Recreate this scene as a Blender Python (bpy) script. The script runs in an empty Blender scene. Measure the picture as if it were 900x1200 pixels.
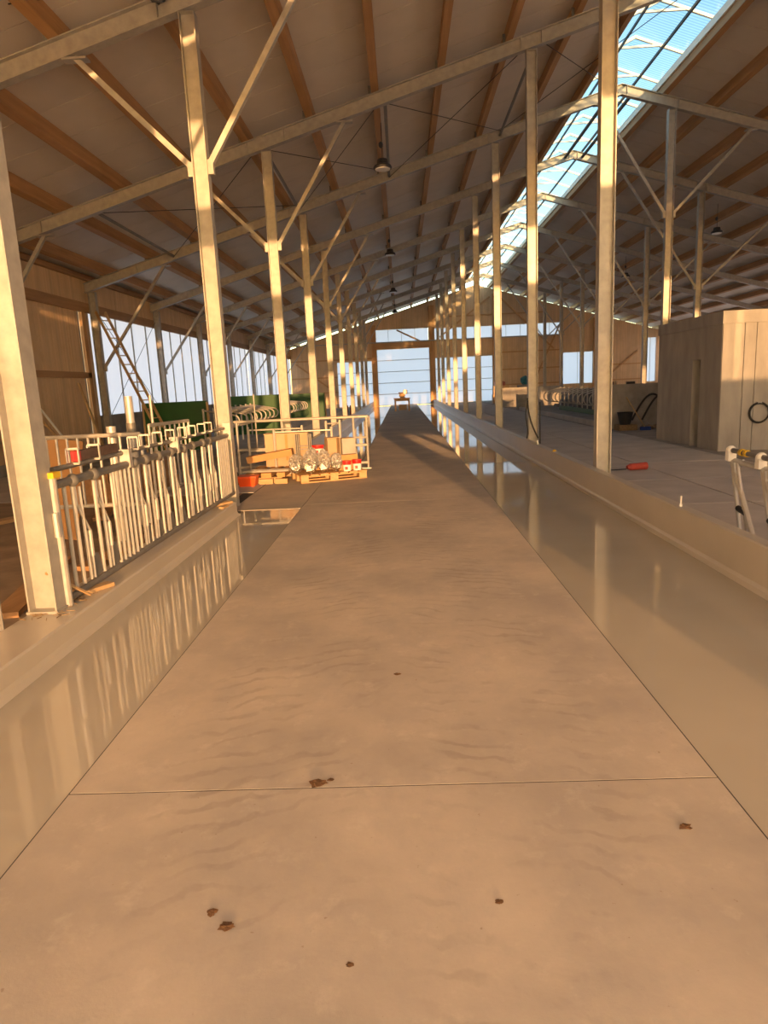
import bpy, math, random
from mathutils import Vector, Matrix, noise
random.seed(7)
R = random.Random(11)
SC = bpy.context.scene
COL = SC.collection

# ------------------------------------------------------------------ camera
def cam_axes(yaw, pitch, roll):
    cy, sy, cp, sp = math.cos(yaw), math.sin(yaw), math.cos(pitch), math.sin(pitch)
    f = Vector((-sy*cp, cy*cp, -sp)); r0 = Vector((cy, sy, 0)); u0 = r0.cross(f)
    r = r0*math.cos(roll) - u0*math.sin(roll); u = r.cross(f)
    return r, u, f
_r, _u, _f = cam_axes(.0343, .1873, .04674)
cd = bpy.data.cameras.new('camera'); cam = bpy.data.objects.new('camera', cd); COL.objects.link(cam)
cd.sensor_fit = 'HORIZONTAL'; cd.sensor_width = 36; cd.lens = 36*778.9/900
cd.clip_start = .05; cd.clip_end = 2000
m = Matrix.Identity(4)
for i in range(3):
    m[i][0], m[i][1], m[i][2] = _r[i], _u[i], -_f[i]
m.translation = (0, 0, 1.6)
cam.matrix_world = m
SC.camera = cam

# ------------------------------------------------------------------ world, sun, exposure
SUN_DIR = Vector((-.134, 1, -.095)).normalized()       # the way the light travels
w = bpy.data.worlds.new('world'); SC.world = w; w.use_nodes = True
wn = w.node_tree; wn.nodes.clear()
wo = wn.nodes.new('ShaderNodeOutputWorld'); bg = wn.nodes.new('ShaderNodeBackground'); sky = wn.nodes.new('ShaderNodeTexSky')
sky.sky_type = 'NISHITA'; sky.sun_disc = False; sky.sun_elevation = math.radians(5.4)
sky.sun_rotation = math.pi - math.atan2(.134, 1)
sky.air_density = 1.0; sky.dust_density = 1.0; sky.ozone_density = 1.0
bg.inputs['Strength'].default_value = 1.05
wn.links.new(sky.outputs[0], bg.inputs[0]); wn.links.new(bg.outputs[0], wo.inputs[0])
sd = bpy.data.lights.new('sun', 'SUN'); sun = bpy.data.objects.new('sun', sd); COL.objects.link(sun)
sd.energy = 14.0; sd.color = (1, .51, .20); sd.angle = math.radians(.6)
sun.location = (5, -20, 20)
sun.rotation_euler = (-SUN_DIR).to_track_quat('Z', 'Y').to_euler()
SC.view_settings.view_transform = 'Standard'; SC.view_settings.look = 'None'
SC.view_settings.exposure = 0.2; SC.view_settings.gamma = 1.0; SC.view_settings.use_curve_mapping = False

# ------------------------------------------------------------------ materials
def nodes(name):
    mt = bpy.data.materials.new(name); mt.use_nodes = True
    nt = mt.node_tree
    return mt, nt, nt.nodes['Principled BSDF']
def N(nt, t, **kw):
    n = nt.nodes.new('ShaderNode'+t)
    for k, v in kw.items(): setattr(n, k, v)
    return n
def pos(nt, scale=(1, 1, 1), rot=(0, 0, 0)):
    g = N(nt, 'NewGeometry'); mp = N(nt, 'Mapping')
    mp.inputs['Scale'].default_value = scale; mp.inputs['Rotation'].default_value = rot
    nt.links.new(g.outputs['Position'], mp.inputs['Vector'])
    return mp.outputs[0]
def mix(nt, fac, a, b, mode='MIX'):
    mx = N(nt, 'Mix', data_type='RGBA', blend_type=mode)
    for s, v in ((0, fac), (6, a), (7, b)):
        if hasattr(v, 'is_linked'): nt.links.new(v, mx.inputs[s])
        else: mx.inputs[s].default_value = v if s == 0 else tuple(v)+(1,)
    return mx.outputs[2]
def ramp(nt, src, lo, hi):
    mr = N(nt, 'MapRange'); mr.inputs[1].default_value = lo; mr.inputs[2].default_value = hi
    nt.links.new(src, mr.inputs[0]); return mr.outputs[0]
def mul(nt, a, b):
    x = N(nt, 'Math', operation='MULTIPLY')
    for i, v in enumerate((a, b)):
        if hasattr(v, 'is_linked'): nt.links.new(v, x.inputs[i])
        else: x.inputs[i].default_value = v
    return x.outputs[0]
def nz(nt, vec, scale, detail=4, rough=.55):
    n = N(nt, 'TexNoise'); n.inputs['Scale'].default_value = scale; n.inputs['Detail'].default_value = detail
    n.inputs['Roughness'].default_value = rough; nt.links.new(vec, n.inputs['Vector']); return n.outputs[0]
def bump(nt, b, h, strength, dist=.01):
    bp = N(nt, 'Bump'); bp.inputs['Strength'].default_value = strength; bp.inputs['Distance'].default_value = dist
    nt.links.new(h, bp.inputs['Height']); nt.links.new(bp.outputs[0], b.inputs['Normal'])
def plain(name, c, rough=.5, metal=0, var=.25, scale=4, stretch=(1, 1, 1), bmp=0, c2=None):
    mt, nt, b = nodes(name)
    b.inputs['Roughness'].default_value = rough; b.inputs['Metallic'].default_value = metal
    v = pos(nt, stretch)
    n = nz(nt, v, scale)
    d = c2 if c2 else tuple(x*(1-var) for x in c)
    nt.links.new(mix(nt, ramp(nt, n, .3, .7), d, c), b.inputs['Base Color'])
    if bmp: bump(nt, b, n, bmp)
    return mt
def wood(name, c, c2, axis, width=0, rough=.6):
    """grain along axis; width>0 gives every board of that width its own tone"""
    mt, nt, b = nodes(name); b.inputs['Roughness'].default_value = rough
    st = [14, 14, 14]; st[axis] = .6
    n = nz(nt, pos(nt, st), 1.0, 5, .6)
    col = mix(nt, ramp(nt, n, .3, .72), c2, c)
    k = nz(nt, pos(nt), 1.4, 2)
    col = mix(nt, mul(nt, ramp(nt, k, .45, .75), .35), col, tuple(x*.7 for x in c2))
    if width:
        sp = N(nt, 'SeparateXYZ'); nt.links.new(pos(nt), sp.inputs[0])
        ad = N(nt, 'Math', operation='ADD'); nt.links.new(sp.outputs[0], ad.inputs[0]); nt.links.new(sp.outputs[1], ad.inputs[1])
        dv = N(nt, 'Math', operation='DIVIDE'); nt.links.new(ad.outputs[0], dv.inputs[0]); dv.inputs[1].default_value = width
        fl = N(nt, 'Math', operation='FLOOR'); nt.links.new(dv.outputs[0], fl.inputs[0])
        wn_ = N(nt, 'TexWhiteNoise', noise_dimensions='1D'); nt.links.new(fl.outputs[0], wn_.inputs['W'])
        col = mix(nt, mul(nt, wn_.outputs[0], .45), col, tuple(x*.62 for x in c))
    nt.links.new(col, b.inputs['Base Color'])
    bump(nt, b, n, .25, .004)
    return mt

M = {}
M['galv'] = plain('galvanised_steel', (.43, .405, .36), .45, .15, .25, 9, bmp=.05)
M['pipe'] = plain('bright_galvanised_pipe', (.53, .505, .46), .36, .3, .18, 12)
M['galv_dark'] = plain('weathered_galvanised', (.22, .21, .195), .5, .3, .25, 9)
M['dark_metal'] = plain('dark_metal', (.05, .05, .055), .5, .3)
M['white_steel'] = plain('white_painted_steel', (.82, .82, .80), .4, 0, .06)
M['purlin'] = wood('purlin_timber', (.50, .285, .125), (.34, .18, .07), 1)
M['timber_x'] = wood('rail_timber_across', (.60, .36, .17), (.42, .23, .09), 0)
M['timber_z'] = wood('post_timber', (.62, .36, .16), (.42, .22, .08), 2)
M['timber_y'] = wood('rail_timber_along', (.45, .26, .12), (.32, .17, .07), 1)
M['boards'] = wood('larch_boards', (.80, .58, .35), (.64, .43, .23), 2, .14)
M['offcut'] = wood('pale_offcut_wood', (.55, .36, .18), (.42, .26, .12), 0)
M['ladder'] = wood('ladder_wood', (.62, .42, .2), (.45, .28, .12), 2)
M['cardboard'] = plain('cardboard', (.50, .36, .23), .8, 0, .12, 3)
M['cardboard2'] = plain('orange_cardboard', (.52, .28, .11), .8, 0, .15, 3)
M['panel'] = plain('roof_panel_steel', (.64, .575, .50), .5, 0, .08, 2)
M['roof_top'] = plain('roof_sheet_top', (.05, .05, .05), .7, 0, .1, 2)
M['grout'] = plain('dark_joint', (.055, .048, .042), .9)
M['house'] = plain('house_concrete', (.42, .395, .36), .8, 0, .28, 2.2, (1.6, 1.6, .5), .15)
M['low_concrete'] = plain('stained_concrete', (.36, .33, .29), .85, 0, .4, 2.5, bmp=.2)
M['slab'] = plain('walkway_concrete', (.52, .48, .44), .75, 0, .25, 1.7, bmp=.12)
M['earth'] = plain('dusty_earth', (.34, .25, .17), .95, 0, .45, 2.2, bmp=.5)
M['ground'] = plain('outside_ground', (.48, .42, .34), .95, 0, .3, .2)
M['green'] = plain('green_board', (.012, .10, .018), .45, 0, .25, 3)
M['orange'] = plain('orange_plastic', (.85, .10, .015), .4)
M['faded_red'] = plain('faded_red_plastic', (.45, .06, .035), .55)
M['red'] = plain('red_plastic', (.72, .02, .02), .35)
M['darkred'] = plain('dark_red_plastic', (.22, .02, .02), .45)
M['white'] = plain('white_plastic', (.85, .83, .78), .4, 0, .06)
M['yellow'] = plain('yellow_plastic', (.8, .5, .02), .5)
M['teal'] = plain('teal_tarpaulin', (.03, .22, .26), .5, 0, .6, 8)
M['blue'] = plain('blue_bristles', (.03, .08, .32), .7)
M['rubber'] = plain('black_rubber', (.02, .02, .02), .55)
M['rust'] = plain('brown_painted_steel', (.13, .08, .06), .6, 0, .4, 20)
M['steel_bowl'] = plain('bright_steel', (.62, .60, .56), .25, .9, .1)
M['clod'] = plain('brown_soil', (.17, .085, .035), .95, 0, .5, 40, bmp=.5)
M['lens'] = plain('lamp_diffuser', (.75, .74, .7), .4, 0, .05)
M['straw'] = plain('dry_straw', (.30, .2, .1), .9, 0, .4, 20)

def film_mat():
    mt, nt, b = nodes('clear_film'); b.inputs['Base Color'].default_value = (.42, .41, .40, 1)
    b.inputs['Roughness'].default_value = .16
    n = nz(nt, pos(nt), 16, 3); bump(nt, b, n, .8, .03)
    o = [q for q in nt.nodes if q.type == 'OUTPUT_MATERIAL'][0]; t = N(nt, 'BsdfTransparent'); mx = N(nt, 'MixShader')
    nt.links.new(ramp(nt, n, .3, .75), mx.inputs[0])
    nt.links.new(t.outputs[0], mx.inputs[1]); nt.links.new(b.outputs[0], mx.inputs[2]); nt.links.new(mx.outputs[0], o.inputs[0])
    return mt
M['film'] = film_mat()

def alley_mat():
    mt, nt, b = nodes('alley_concrete'); b.inputs['Roughness'].default_value = .72
    p = pos(nt)
    col = mix(nt, ramp(nt, nz(nt, p, .8, 7, .62), .36, .64), (.355, .31, .265), (.515, .44, .355))
    col = mix(nt, mul(nt, ramp(nt, nz(nt, pos(nt, (1, .6, 1)), 2.6, 8, .7), .48, .72), .6), col, (.335, .30, .275))
    col = mix(nt, mul(nt, ramp(nt, nz(nt, pos(nt, (1, 1, 1)), 5.5, 6, .7), .56, .72), .4), col, (.60, .53, .44))
    # tyre lug prints: short slanted dusty strokes in two wheel lanes
    sp = N(nt, 'SeparateXYZ'); nt.links.new(p, sp.inputs[0])
    marks = None
    for x0, rz in ((.42, .30), (-.62, -.34)):
        sb = N(nt, 'Math', operation='SUBTRACT'); nt.links.new(sp.outputs[0], sb.inputs[0]); sb.inputs[1].default_value = x0
        ab = N(nt, 'Math', operation='ABSOLUTE'); nt.links.new(sb.outputs[0], ab.inputs[0])
        lane = ramp(nt, ab.outputs[0], .52, .28)
        wv = N(nt, 'TexWave', wave_type='BANDS', bands_direction='Y')
        wv.inputs['Scale'].default_value = 2.6; wv.inputs['Distortion'].default_value = 7
        wv.inputs['Detail'].default_value = 4; wv.inputs['Detail Scale'].default_value = 1.6
        nt.links.new(pos(nt, (1, 1, 1), (0, 0, rz)), wv.inputs['Vector'])
        s = mul(nt, ramp(nt, wv.outputs['Fac'], .72, .93), lane)
        s = mul(nt, s, ramp(nt, nz(nt, pos(nt, (1, .7, 1)), 1.5, 5, .7), .46, .6))
        if marks is None: marks = s
        else:
            a = N(nt, 'Math', operation='MAXIMUM'); nt.links.new(marks, a.inputs[0]); nt.links.new(s, a.inputs[1]); marks = a.outputs[0]
    col = mix(nt, mul(nt, marks, .38), col, (.22, .185, .155))
    sp2 = ramp(nt, nz(nt, pos(nt), 38, 2), .72, .78)
    col = mix(nt, mul(nt, sp2, .55), col, (.2, .13, .08))
    nt.links.new(col, b.inputs['Base Color'])
    bump(nt, b, nz(nt, pos(nt), 14, 7, .7), .22, .006)
    return mt
M['alley'] = alley_mat()

def coat_mat():
    mt, nt, b = nodes('glossy_trough_coating'); b.inputs['Roughness'].default_value = .035
    b.inputs['IOR'].default_value = 1.55
    p = pos(nt)
    nt.links.new(mix(nt, ramp(nt, nz(nt, p, .8, 3), .35, .65), (.41, .37, .305), (.45, .41, .34)), b.inputs['Base Color'])
    bump(nt, b, nz(nt, pos(nt, (1, .35, 1)), 2.2, 2), .02, .01)
    return mt
M['coat'] = coat_mat()

def sheet_mat(name, c, trans, tint):
    """thin translucent sheet: part diffuse, part light let through"""
    mt = bpy.data.materials.new(name); mt.use_nodes = True; nt = mt.node_tree; nt.nodes.clear()
    o = N(nt, 'OutputMaterial'); d = N(nt, 'BsdfDiffuse'); t = N(nt, 'BsdfTranslucent'); mx = N(nt, 'MixShader')
    n = nz(nt, pos(nt, (1, 1, .25)), 2.0, 3)
    nt.links.new(mix(nt, ramp(nt, n, .3, .7), tuple(x*.92 for x in c), c), d.inputs[0])
    t.inputs[0].default_value = tuple(tint)+(1,); mx.inputs[0].default_value = trans
    nt.links.new(d.outputs[0], mx.inputs[1]); nt.links.new(t.outputs[0], mx.inputs[2]); nt.links.new(mx.outputs[0], o.inputs[0])
    return mt
M['curtain'] = sheet_mat('translucent_curtain', (.6, .6, .62), .8, (.78, .73, .84))
M['door_sheet'] = sheet_mat('translucent_door_sheet', (.66, .66, .68), .85, (.66, .63, .73))

def near_mat():
    mt = sheet_mat('sunlit_translucent_sheet', (.75, .73, .7), .85, (.24, .235, .22)); nt = mt.node_tree
    o = [n for n in nt.nodes if n.type == 'OUTPUT_MATERIAL'][0]; src = o.inputs[0].links[0].from_socket
    t = N(nt, 'BsdfTransparent'); mx = N(nt, 'MixShader'); mx.inputs[0].default_value = .38
    nt.links.new(src, mx.inputs[1]); nt.links.new(t.outputs[0], mx.inputs[2]); nt.links.new(mx.outputs[0], o.inputs[0])
    return mt
M['near_sheet'] = near_mat()
M['side_sheet'] = sheet_mat('side_door_translucent_sheet', (.75, .73, .7), .9, (.86, .84, .8))

def clear_pane(name, tint):
    mt = bpy.data.materials.new(name); mt.use_nodes = True; nt = mt.node_tree; nt.nodes.clear()
    o = N(nt, 'OutputMaterial'); t = N(nt, 'BsdfTransparent'); d = N(nt, 'BsdfTranslucent'); mx = N(nt, 'MixShader')
    t.inputs[0].default_value = tuple(tint)+(1,); d.inputs[0].default_value = (.8, .8, .8, 1); mx.inputs[0].default_value = .3
    nt.links.new(t.outputs[0], mx.inputs[1]); nt.links.new(d.outputs[0], mx.inputs[2]); nt.links.new(mx.outputs[0], o.inputs[0])
    return mt
M['hazy_pane'] = clear_pane('hazy_clear_pane', (.8, .8, .8))
M['dimmed_pane'] = clear_pane('sun_dimming_pane', (.42, .42, .42))  # tint lowered to dim the sun reaching the house front
def glaze_mat():
    mt = bpy.data.materials.new('clear_corrugated_sheet'); mt.use_nodes = True; nt = mt.node_tree; nt.nodes.clear()
    o = N(nt, 'OutputMaterial'); t = N(nt, 'BsdfTransparent'); g = N(nt, 'BsdfGlossy'); mx = N(nt, 'MixShader')
    wv = N(nt, 'TexWave', wave_type='BANDS', bands_direction='Y'); wv.inputs['Scale'].default_value = 3.2
    nt.links.new(pos(nt), wv.inputs['Vector'])
    nt.links.new(mix(nt, wv.outputs['Fac'], (.25, .33, .37), (.35, .44, .48)), t.inputs[0])  # wave bands put the corrugation's rib shading into the flat sheet's tint
    g.inputs['Roughness'].default_value = .2; mx.inputs[0].default_value = .05
    nt.links.new(t.outputs[0], mx.inputs[1]); nt.links.new(g.outputs[0], mx.inputs[2]); nt.links.new(mx.outputs[0], o.inputs[0])
    return mt
M['glazing'] = glaze_mat()

# ------------------------------------------------------------------ mesh helpers
class MB:
    def __init__(s): s.v = []; s.f = []
    def add(s, vs, fs):
        k = len(s.v); s.v += [Vector(v) for v in vs]; s.f += [tuple(i+k for i in f) for f in fs]; return s
    def box(s, lo, hi, M4=None):
        (a, b, c), (d, e, f) = lo, hi
        vs = [(a, b, c), (d, b, c), (d, e, c), (a, e, c), (a, b, f), (d, b, f), (d, e, f), (a, e, f)]
        if M4 is not None: vs = [M4 @ Vector(v) for v in vs]
        return s.add(vs, [(0, 3, 2, 1), (4, 5, 6, 7), (0, 1, 5, 4), (1, 2, 6, 5), (2, 3, 7, 6), (3, 0, 4, 7)])
    def bar(s, p0, p1, wd, ht, side=Vector((0, 1, 0))):
        """rectangular bar from p0 to p1; wd along side, ht across"""
        p0, p1 = Vector(p0), Vector(p1); d = (p1-p0).normalized()
        a = (side - d*side.dot(d))
        if a.length < 1e-4: a = d.orthogonal()
        a = a.normalized()*wd/2; b = d.cross(a).normalized()*ht/2
        vs = [p+sa*a+sb*b for p in (p0, p1) for sa, sb in ((-1, -1), (1, -1), (1, 1), (-1, 1))]
        return s.add(vs, [(0, 3, 2, 1), (4, 5, 6, 7), (0, 1, 5, 4), (1, 2, 6, 5), (2, 3, 7, 6), (3, 0, 4, 7)])
    def tube(s, pts, r, n=8, r2=None):
        pts = [Vector(p) for p in pts]; k = len(s.v); N_ = len(pts); prev = None
        for i, p in enumerate(pts):
            d = (pts[min(i+1, N_-1)]-pts[max(i-1, 0)]).normalized()
            a = d.orthogonal().normalized() if prev is None else (prev-d*prev.dot(d)).normalized()
            prev = a; b = d.cross(a)
            rr = r if r2 is None else r+(r2-r)*i/(N_-1)
            for j in range(n):
                t = 2*math.pi*j/n; s.v.append(p+(a*math.cos(t)+b*math.sin(t))*rr)
        for i in range(N_-1):
            for j in range(n):
                s.f.append((k+i*n+j, k+i*n+(j+1) % n, k+(i+1)*n+(j+1) % n, k+(i+1)*n+j))
        s.f.append(tuple(k+j for j in reversed(range(n)))); s.f.append(tuple(k+(N_-1)*n+j for j in range(n)))
        return s
    def lathe(s, c, prof, n=16):
        k = len(s.v)
        for r, z in prof:
            for j in range(n):
                t = 2*math.pi*j/n; s.v.append(Vector(c)+Vector((r*math.cos(t), r*math.sin(t), z)))
        for i in range(len(prof)-1):
            for j in range(n):
                s.f.append((k+i*n+j, k+i*n+(j+1) % n, k+(i+1)*n+(j+1) % n, k+(i+1)*n+j))
        s.f.append(tuple(k+j for j in reversed(range(n)))); s.f.append(tuple(k+(len(prof)-1)*n+j for j in range(n)))
        return s
    def blob(s, c, rx, ry, rz, amp=.2, seed=0, nu=14, nv=9, fr=3):
        k = len(s.v)
        for i in range(nv+1):
            ph = math.pi*i/nv
            for j in range(nu):
                t = 2*math.pi*j/nu
                d = Vector((math.sin(ph)*math.cos(t), math.sin(ph)*math.sin(t), math.cos(ph)))
                q = 1+amp*noise.noise(d*fr+Vector((seed*3.1, seed, 0)))
                s.v.append(Vector(c)+Vector((d.x*rx, d.y*ry, d.z*rz))*q)
        for i in range(nv):
            for j in range(nu):
                s.f.append((k+i*nu+j, k+(i+1)*nu+j, k+(i+1)*nu+(j+1) % nu, k+i*nu+(j+1) % nu))
        return s
    def build(s, name, mat, parent=None, origin=None, smooth=False):
        if parent is not None: o0 = parent['_w'] if '_w' in parent else parent.location
        elif origin is not None: o0 = origin
        else:
            xs = [v.x for v in s.v]; ys = [v.y for v in s.v]; zs = [v.z for v in s.v]
            o0 = ((min(xs)+max(xs))/2, (min(ys)+max(ys))/2, min(zs))
        o0 = Vector(o0)
        me = bpy.data.meshes.new(name); me.from_pydata([v-o0 for v in s.v], [], s.f)
        me.materials.append(M[mat]); me.update()
        if smooth:
            for p in me.polygons: p.use_smooth = True
        ob = bpy.data.objects.new(name, me); COL.objects.link(ob)
        if parent is not None:
            ob.parent = parent; WORLD[ob.name] = o0
            ob['_w'] = tuple(o0)
        else:
            ob.location = o0; ob['_w'] = tuple(o0)
        return ob
WORLD = {}
def tag(o, label=None, cat=None, group=None, kind=None):
    if label: o['label'] = label
    if cat: o['category'] = cat
    if group: o['group'] = group
    if kind: o['kind'] = kind
    return o
def thing(name, loc, label=None, cat=None, group=None, kind=None):
    o = bpy.data.objects.new(name, None); COL.objects.link(o); o.location = loc; o['_w'] = tuple(loc); o.empty_display_size = .2
    return tag(o, label, cat, group, kind)
def bx(name, lo, hi, mat, parent=None, M4=None):
    return MB().box(lo, hi, M4).build(name, mat, parent)
def rotz(loc, a): return Matrix.Translation(Vector(loc)) @ Matrix.Rotation(a, 4, 'Z')
ORD = ['', 'first', 'second', 'third', 'fourth', 'fifth', 'sixth', 'seventh', 'eighth', 'ninth', 'tenth', 'eleventh', 'twelfth', 'thirteenth']

# ------------------------------------------------------------------ building dimensions
YF = lambda n: 4.37+5.033*n
RX, RZ, SL = 6.115, 8.85, .286
zb = lambda x: RZ-SL*abs(x-RX)          # rafter underside
RD, PD = .26, .25                        # rafter depth, purlin depth
XL, XR = -8.88, 20.95                    # wall planes
YN, YE = YF(-1), YF(10)                  # end walls

# ------------------------------------------------------------------ ground and floors
g = MB(); g.add([(-150, -200, -.35), (170, -200, -.35), (170, 250, -.35), (-150, 250, -.35)], [(0, 1, 2, 3)])
tag(g.build('ground', 'ground'), kind='structure')
fl = tag(bx('floor', (XL-.3, YN-6, -.34), (XR+.3, YE+.6, -.009), 'grout'), kind='structure')
G = .006
def slab(x0, x1, y0, y1, mat, z=0, name='slab', par=None):
    G, H = (.013, .013) if mat == 'slab' else ((.009, .004) if mat == 'alley' else (.005, .005))
    o = bx(name, (x0+G, y0+H, -.03), (x1-G, y1-H, z), mat, par or fl); return o
ys = [YN-6, 2.45, 9.25]
slab(-1.45, 1.21, YN-6, 2.45, 'alley'); slab(-1.45, 1.21, 2.45, 9.25, 'alley')
slab(-2.445, -1.442, 8.97, 14.4, 'alley')
slab(-1.45, 1.21, 9.25, 14.4, 'alley')
y = 14.4
while y < YE-.2:
    y2 = min(y+6.8, YE-.05); slab(-.92, 1.21, y, y2, 'alley'); y = y2
for yj, x0, x1 in ((2.45, -1.44, 1.2), (9.25, -1.44, 1.2), (21.2, -.91, 1.2), (28.0, -.91, 1.2)):   # mortar in the alley joints
    bx('joint_filler', (x0, yj-.0038, -.03), (x1, yj+.0038, -.0015), 'grout', fl)
for xj, y0, y1 in ((1.2055, YN-6, YE-.2), (-1.4455, YN-6, 8.95), (-.9155, 14.5, YE-.2)):
    bx('joint_filler', (xj-.0042, y0, -.03), (xj+.0042, y1, -.0045), 'grout', fl)
# glossy feed troughs
tr = thing('feed_trough', (1.88, 20, 0), kind='structure')
bx('coating', (1.21, YN-6, -.03), (2.55, YE-.05, -.006), 'coat', tr)
tl = thing('feed_trough', (-1.86, 3, 0), kind='structure')
bx('coating', (-2.26, YN-6, -.03), (-1.45, 8.971, -.006), 'coat', tl)
tf = thing('feed_trough', (-1.6, 30, 0), kind='structure')
bx('coating', (-2.28, 14.42, -.03), (-.92, YE-.05, -.006), 'coat', tf)
# kerbs (with a small cove at the foot)
def kerb(x0, x1, y0, y1, h, sgn, name='kerb'):
    mb = MB(); xf = x0 if sgn < 0 else x1            # face towards the trough
    xb = x1 if sgn < 0 else x0
    prof = [(xf, h-.012), (xf, .05), (xf+sgn*.012, .022), (xf+sgn*.04, -.004), (xf+sgn*.04, -.03), (xb, -.03), (xb, h), (xf-sgn*.012, h)]
    n = len(prof)
    mb.add([(a, y0, b) for a, b in prof]+[(a, y1, b) for a, b in prof],
           [(i, (i+1) % n, n+(i+1) % n, n+i) for i in range(n)]+[tuple(range(n-1, -1, -1)), tuple(range(n, 2*n))])
    return tag(mb.build(name, 'coat2'), kind='structure')
M['coat2'] = plain('coated_kerb', (.50, .45, .375), .32, 0, .12, 1.6, bmp=.08)
kerb(2.55, 2.66, YN-6, YE-.1, .35, -1)
kerb(-2.62, -2.26, YN-6, 8.68, .17, 1)
kerb(-2.40, -2.28, 14.42, YE-.1, .35, 1)
# walkway of concrete slabs beside the house
yy = 0.04
while yy < YE-2.2:
    slab(2.67, 4.22, yy, yy+2.03, 'slab'); slab(4.22, 6.09, yy, yy+2.03, 'slab')
    if 16.2 < yy < 36: pass
    yy += 2.03
slab(6.09, 6.27, -6, YE-.2, 'low_concrete')
slab(6.27, XR, -6, 21.9, 'low_concrete'); slab(6.27, XR, 21.9, YE-.2, 'low_concrete')
slab(2.67, 6.09, YN-6, 0.04, 'slab')
# earth and concrete on the feed-fence side
slab(XL, -2.63, YN-6, 10.6, 'earth', -.005); slab(XL, -2.45, 10.6, 14.4, 'slab'); slab(-4.3, -2.41, 14.4, YE-.2, 'slab')
slab(XL, -4.3, 14.4, YE-.2, 'low_concrete')

# ------------------------------------------------------------------ roof
ce = thing('ceiling', (RX, 20, 9.2), kind='structure')
def roofpt(x, dz): return zb(x)+RD+PD+dz
XLE, XGL, XGR, XRE = -9.6, 5.06, 7.17, 21.6
y = YN-1.40; k = 0
y = -2.73
while y < YE+1.3:
    for a, b in ((XLE, XGL), (XGR, XRE)):
        mb = MB(); g2 = .007
        vs = []
        for yv in (y+g2, y+1-g2):
            vs += [(a, yv, roofpt(a, 0)), (b, yv, roofpt(b, 0)), (b, yv, roofpt(b, .08)), (a, yv, roofpt(a, .08))]
        mb.add(vs, [(0, 1, 2, 3), (7, 6, 5, 4), (0, 4, 5, 1), (1, 5, 6, 2), (2, 6, 7, 3), (3, 7, 4, 0)])
        mb.build('roof_panel', 'panel', ce)
    y += 1.0
for a, b in ((XLE, XGL), (XGR, XRE)):           # weather skin above the panels closes the joints
    mb = MB(); vs = []
    for yv in (-2.73, YE+1.3):
        vs += [(a, yv, roofpt(a, .08)), (b, yv, roofpt(b, .08)), (b, yv, roofpt(b, .1)), (a, yv, roofpt(a, .1))]
    mb.add(vs, [(0, 1, 2, 3), (7, 6, 5, 4), (0, 4, 5, 1), (1, 5, 6, 2), (2, 6, 7, 3), (3, 7, 4, 0)])
    mb.build('roof_skin', 'roof_top', ce)

def purlin(x, label):
    mb = MB(); sl = SL if x < RX else -SL; hw = .07
    vs = []
    for yv in (-2.6, YE+1.2):
        for dx, t in ((-hw, 0), (hw, 0), (hw, 1), (-hw, 1)):
            vs.append((x+dx, yv, zb(x)+sl*dx+RD+.004+(PD-.008)*t))
    mb.add(vs, [(0, 1, 2, 3), (7, 6, 5, 4), (0, 4, 5, 1), (1, 5, 6, 2), (2, 6, 7, 3), (3, 7, 4, 0)])
    tag(mb.build('purlin', 'purlin'), label, 'purlin', 'timber purlins under the roof')
for k in range(11):
    purlin(4.99-1.32*k, 'orange timber purlin on the alley side of the roof, %s from the ridge skylight' % ORD[k+1])
for k in range(11):
    purlin(7.24+1.32*k, 'orange timber purlin on the concrete house side, %s from the ridge skylight' % ORD[k+1])

# ------------------------------------------------------------------ steel frames
def rafter(n):
    yc = YF(n); hw = .075
    for sd_, a, b in ((-1, -8.86, RX), (1, RX, 20.9)):
        side = 'alley' if sd_ < 0 else 'concrete house'
        t = thing('rafter', ((a+b)/2, yc, zb((a+b)/2)), 'galvanised steel rafter on the %s side of the ridge, %s from the gable doors' % (side, ORD[10-n]), 'rafter', 'steel rafters')
        def pr(z0, z1, y0, y1, nm, e0=a, e1=b):
            vs = []
            for yv in (y0, y1):
                vs += [(e0, yv, zb(e0)+z0), (e1, yv, zb(e1)+z0), (e1, yv, zb(e1)+z1), (e0, yv, zb(e0)+z1)]
            return MB().add(vs, [(0, 1, 2, 3), (7, 6, 5, 4), (0, 4, 5, 1), (1, 5, 6, 2), (2, 6, 7, 3), (3, 7, 4, 0)]).build(nm, 'galv', t)
        pr(.016, RD-.016, yc-.006, yc+.006, 'web')
        pr(0, .016, yc-hw, yc+hw, 'flange'); pr(RD-.016, RD, yc-hw, yc+hw, 'flange')
        for x in ((-7.3, -2.9, -2.15, 2.58, 2.98, 5.98) if sd_ < 0 else (6.25, 7.6, 10.3, 10.62)):
            pr(.018, RD-.018, yc-hw+.004, yc-.008, 'stiffener', x-.007, x+.007)
        if sd_ < 0:                                  # purlin cleats
            for k in range(1, 11):
                x = 4.99-1.32*k
                MB().box((x-.13, yc-.07, zb(x-.13)+RD+.001), (x-.075, yc-.06, zb(x)+RD+.12)).build('purlin_cleat', 'galv_dark', t)
for n in range(0, 10): rafter(n)

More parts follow.
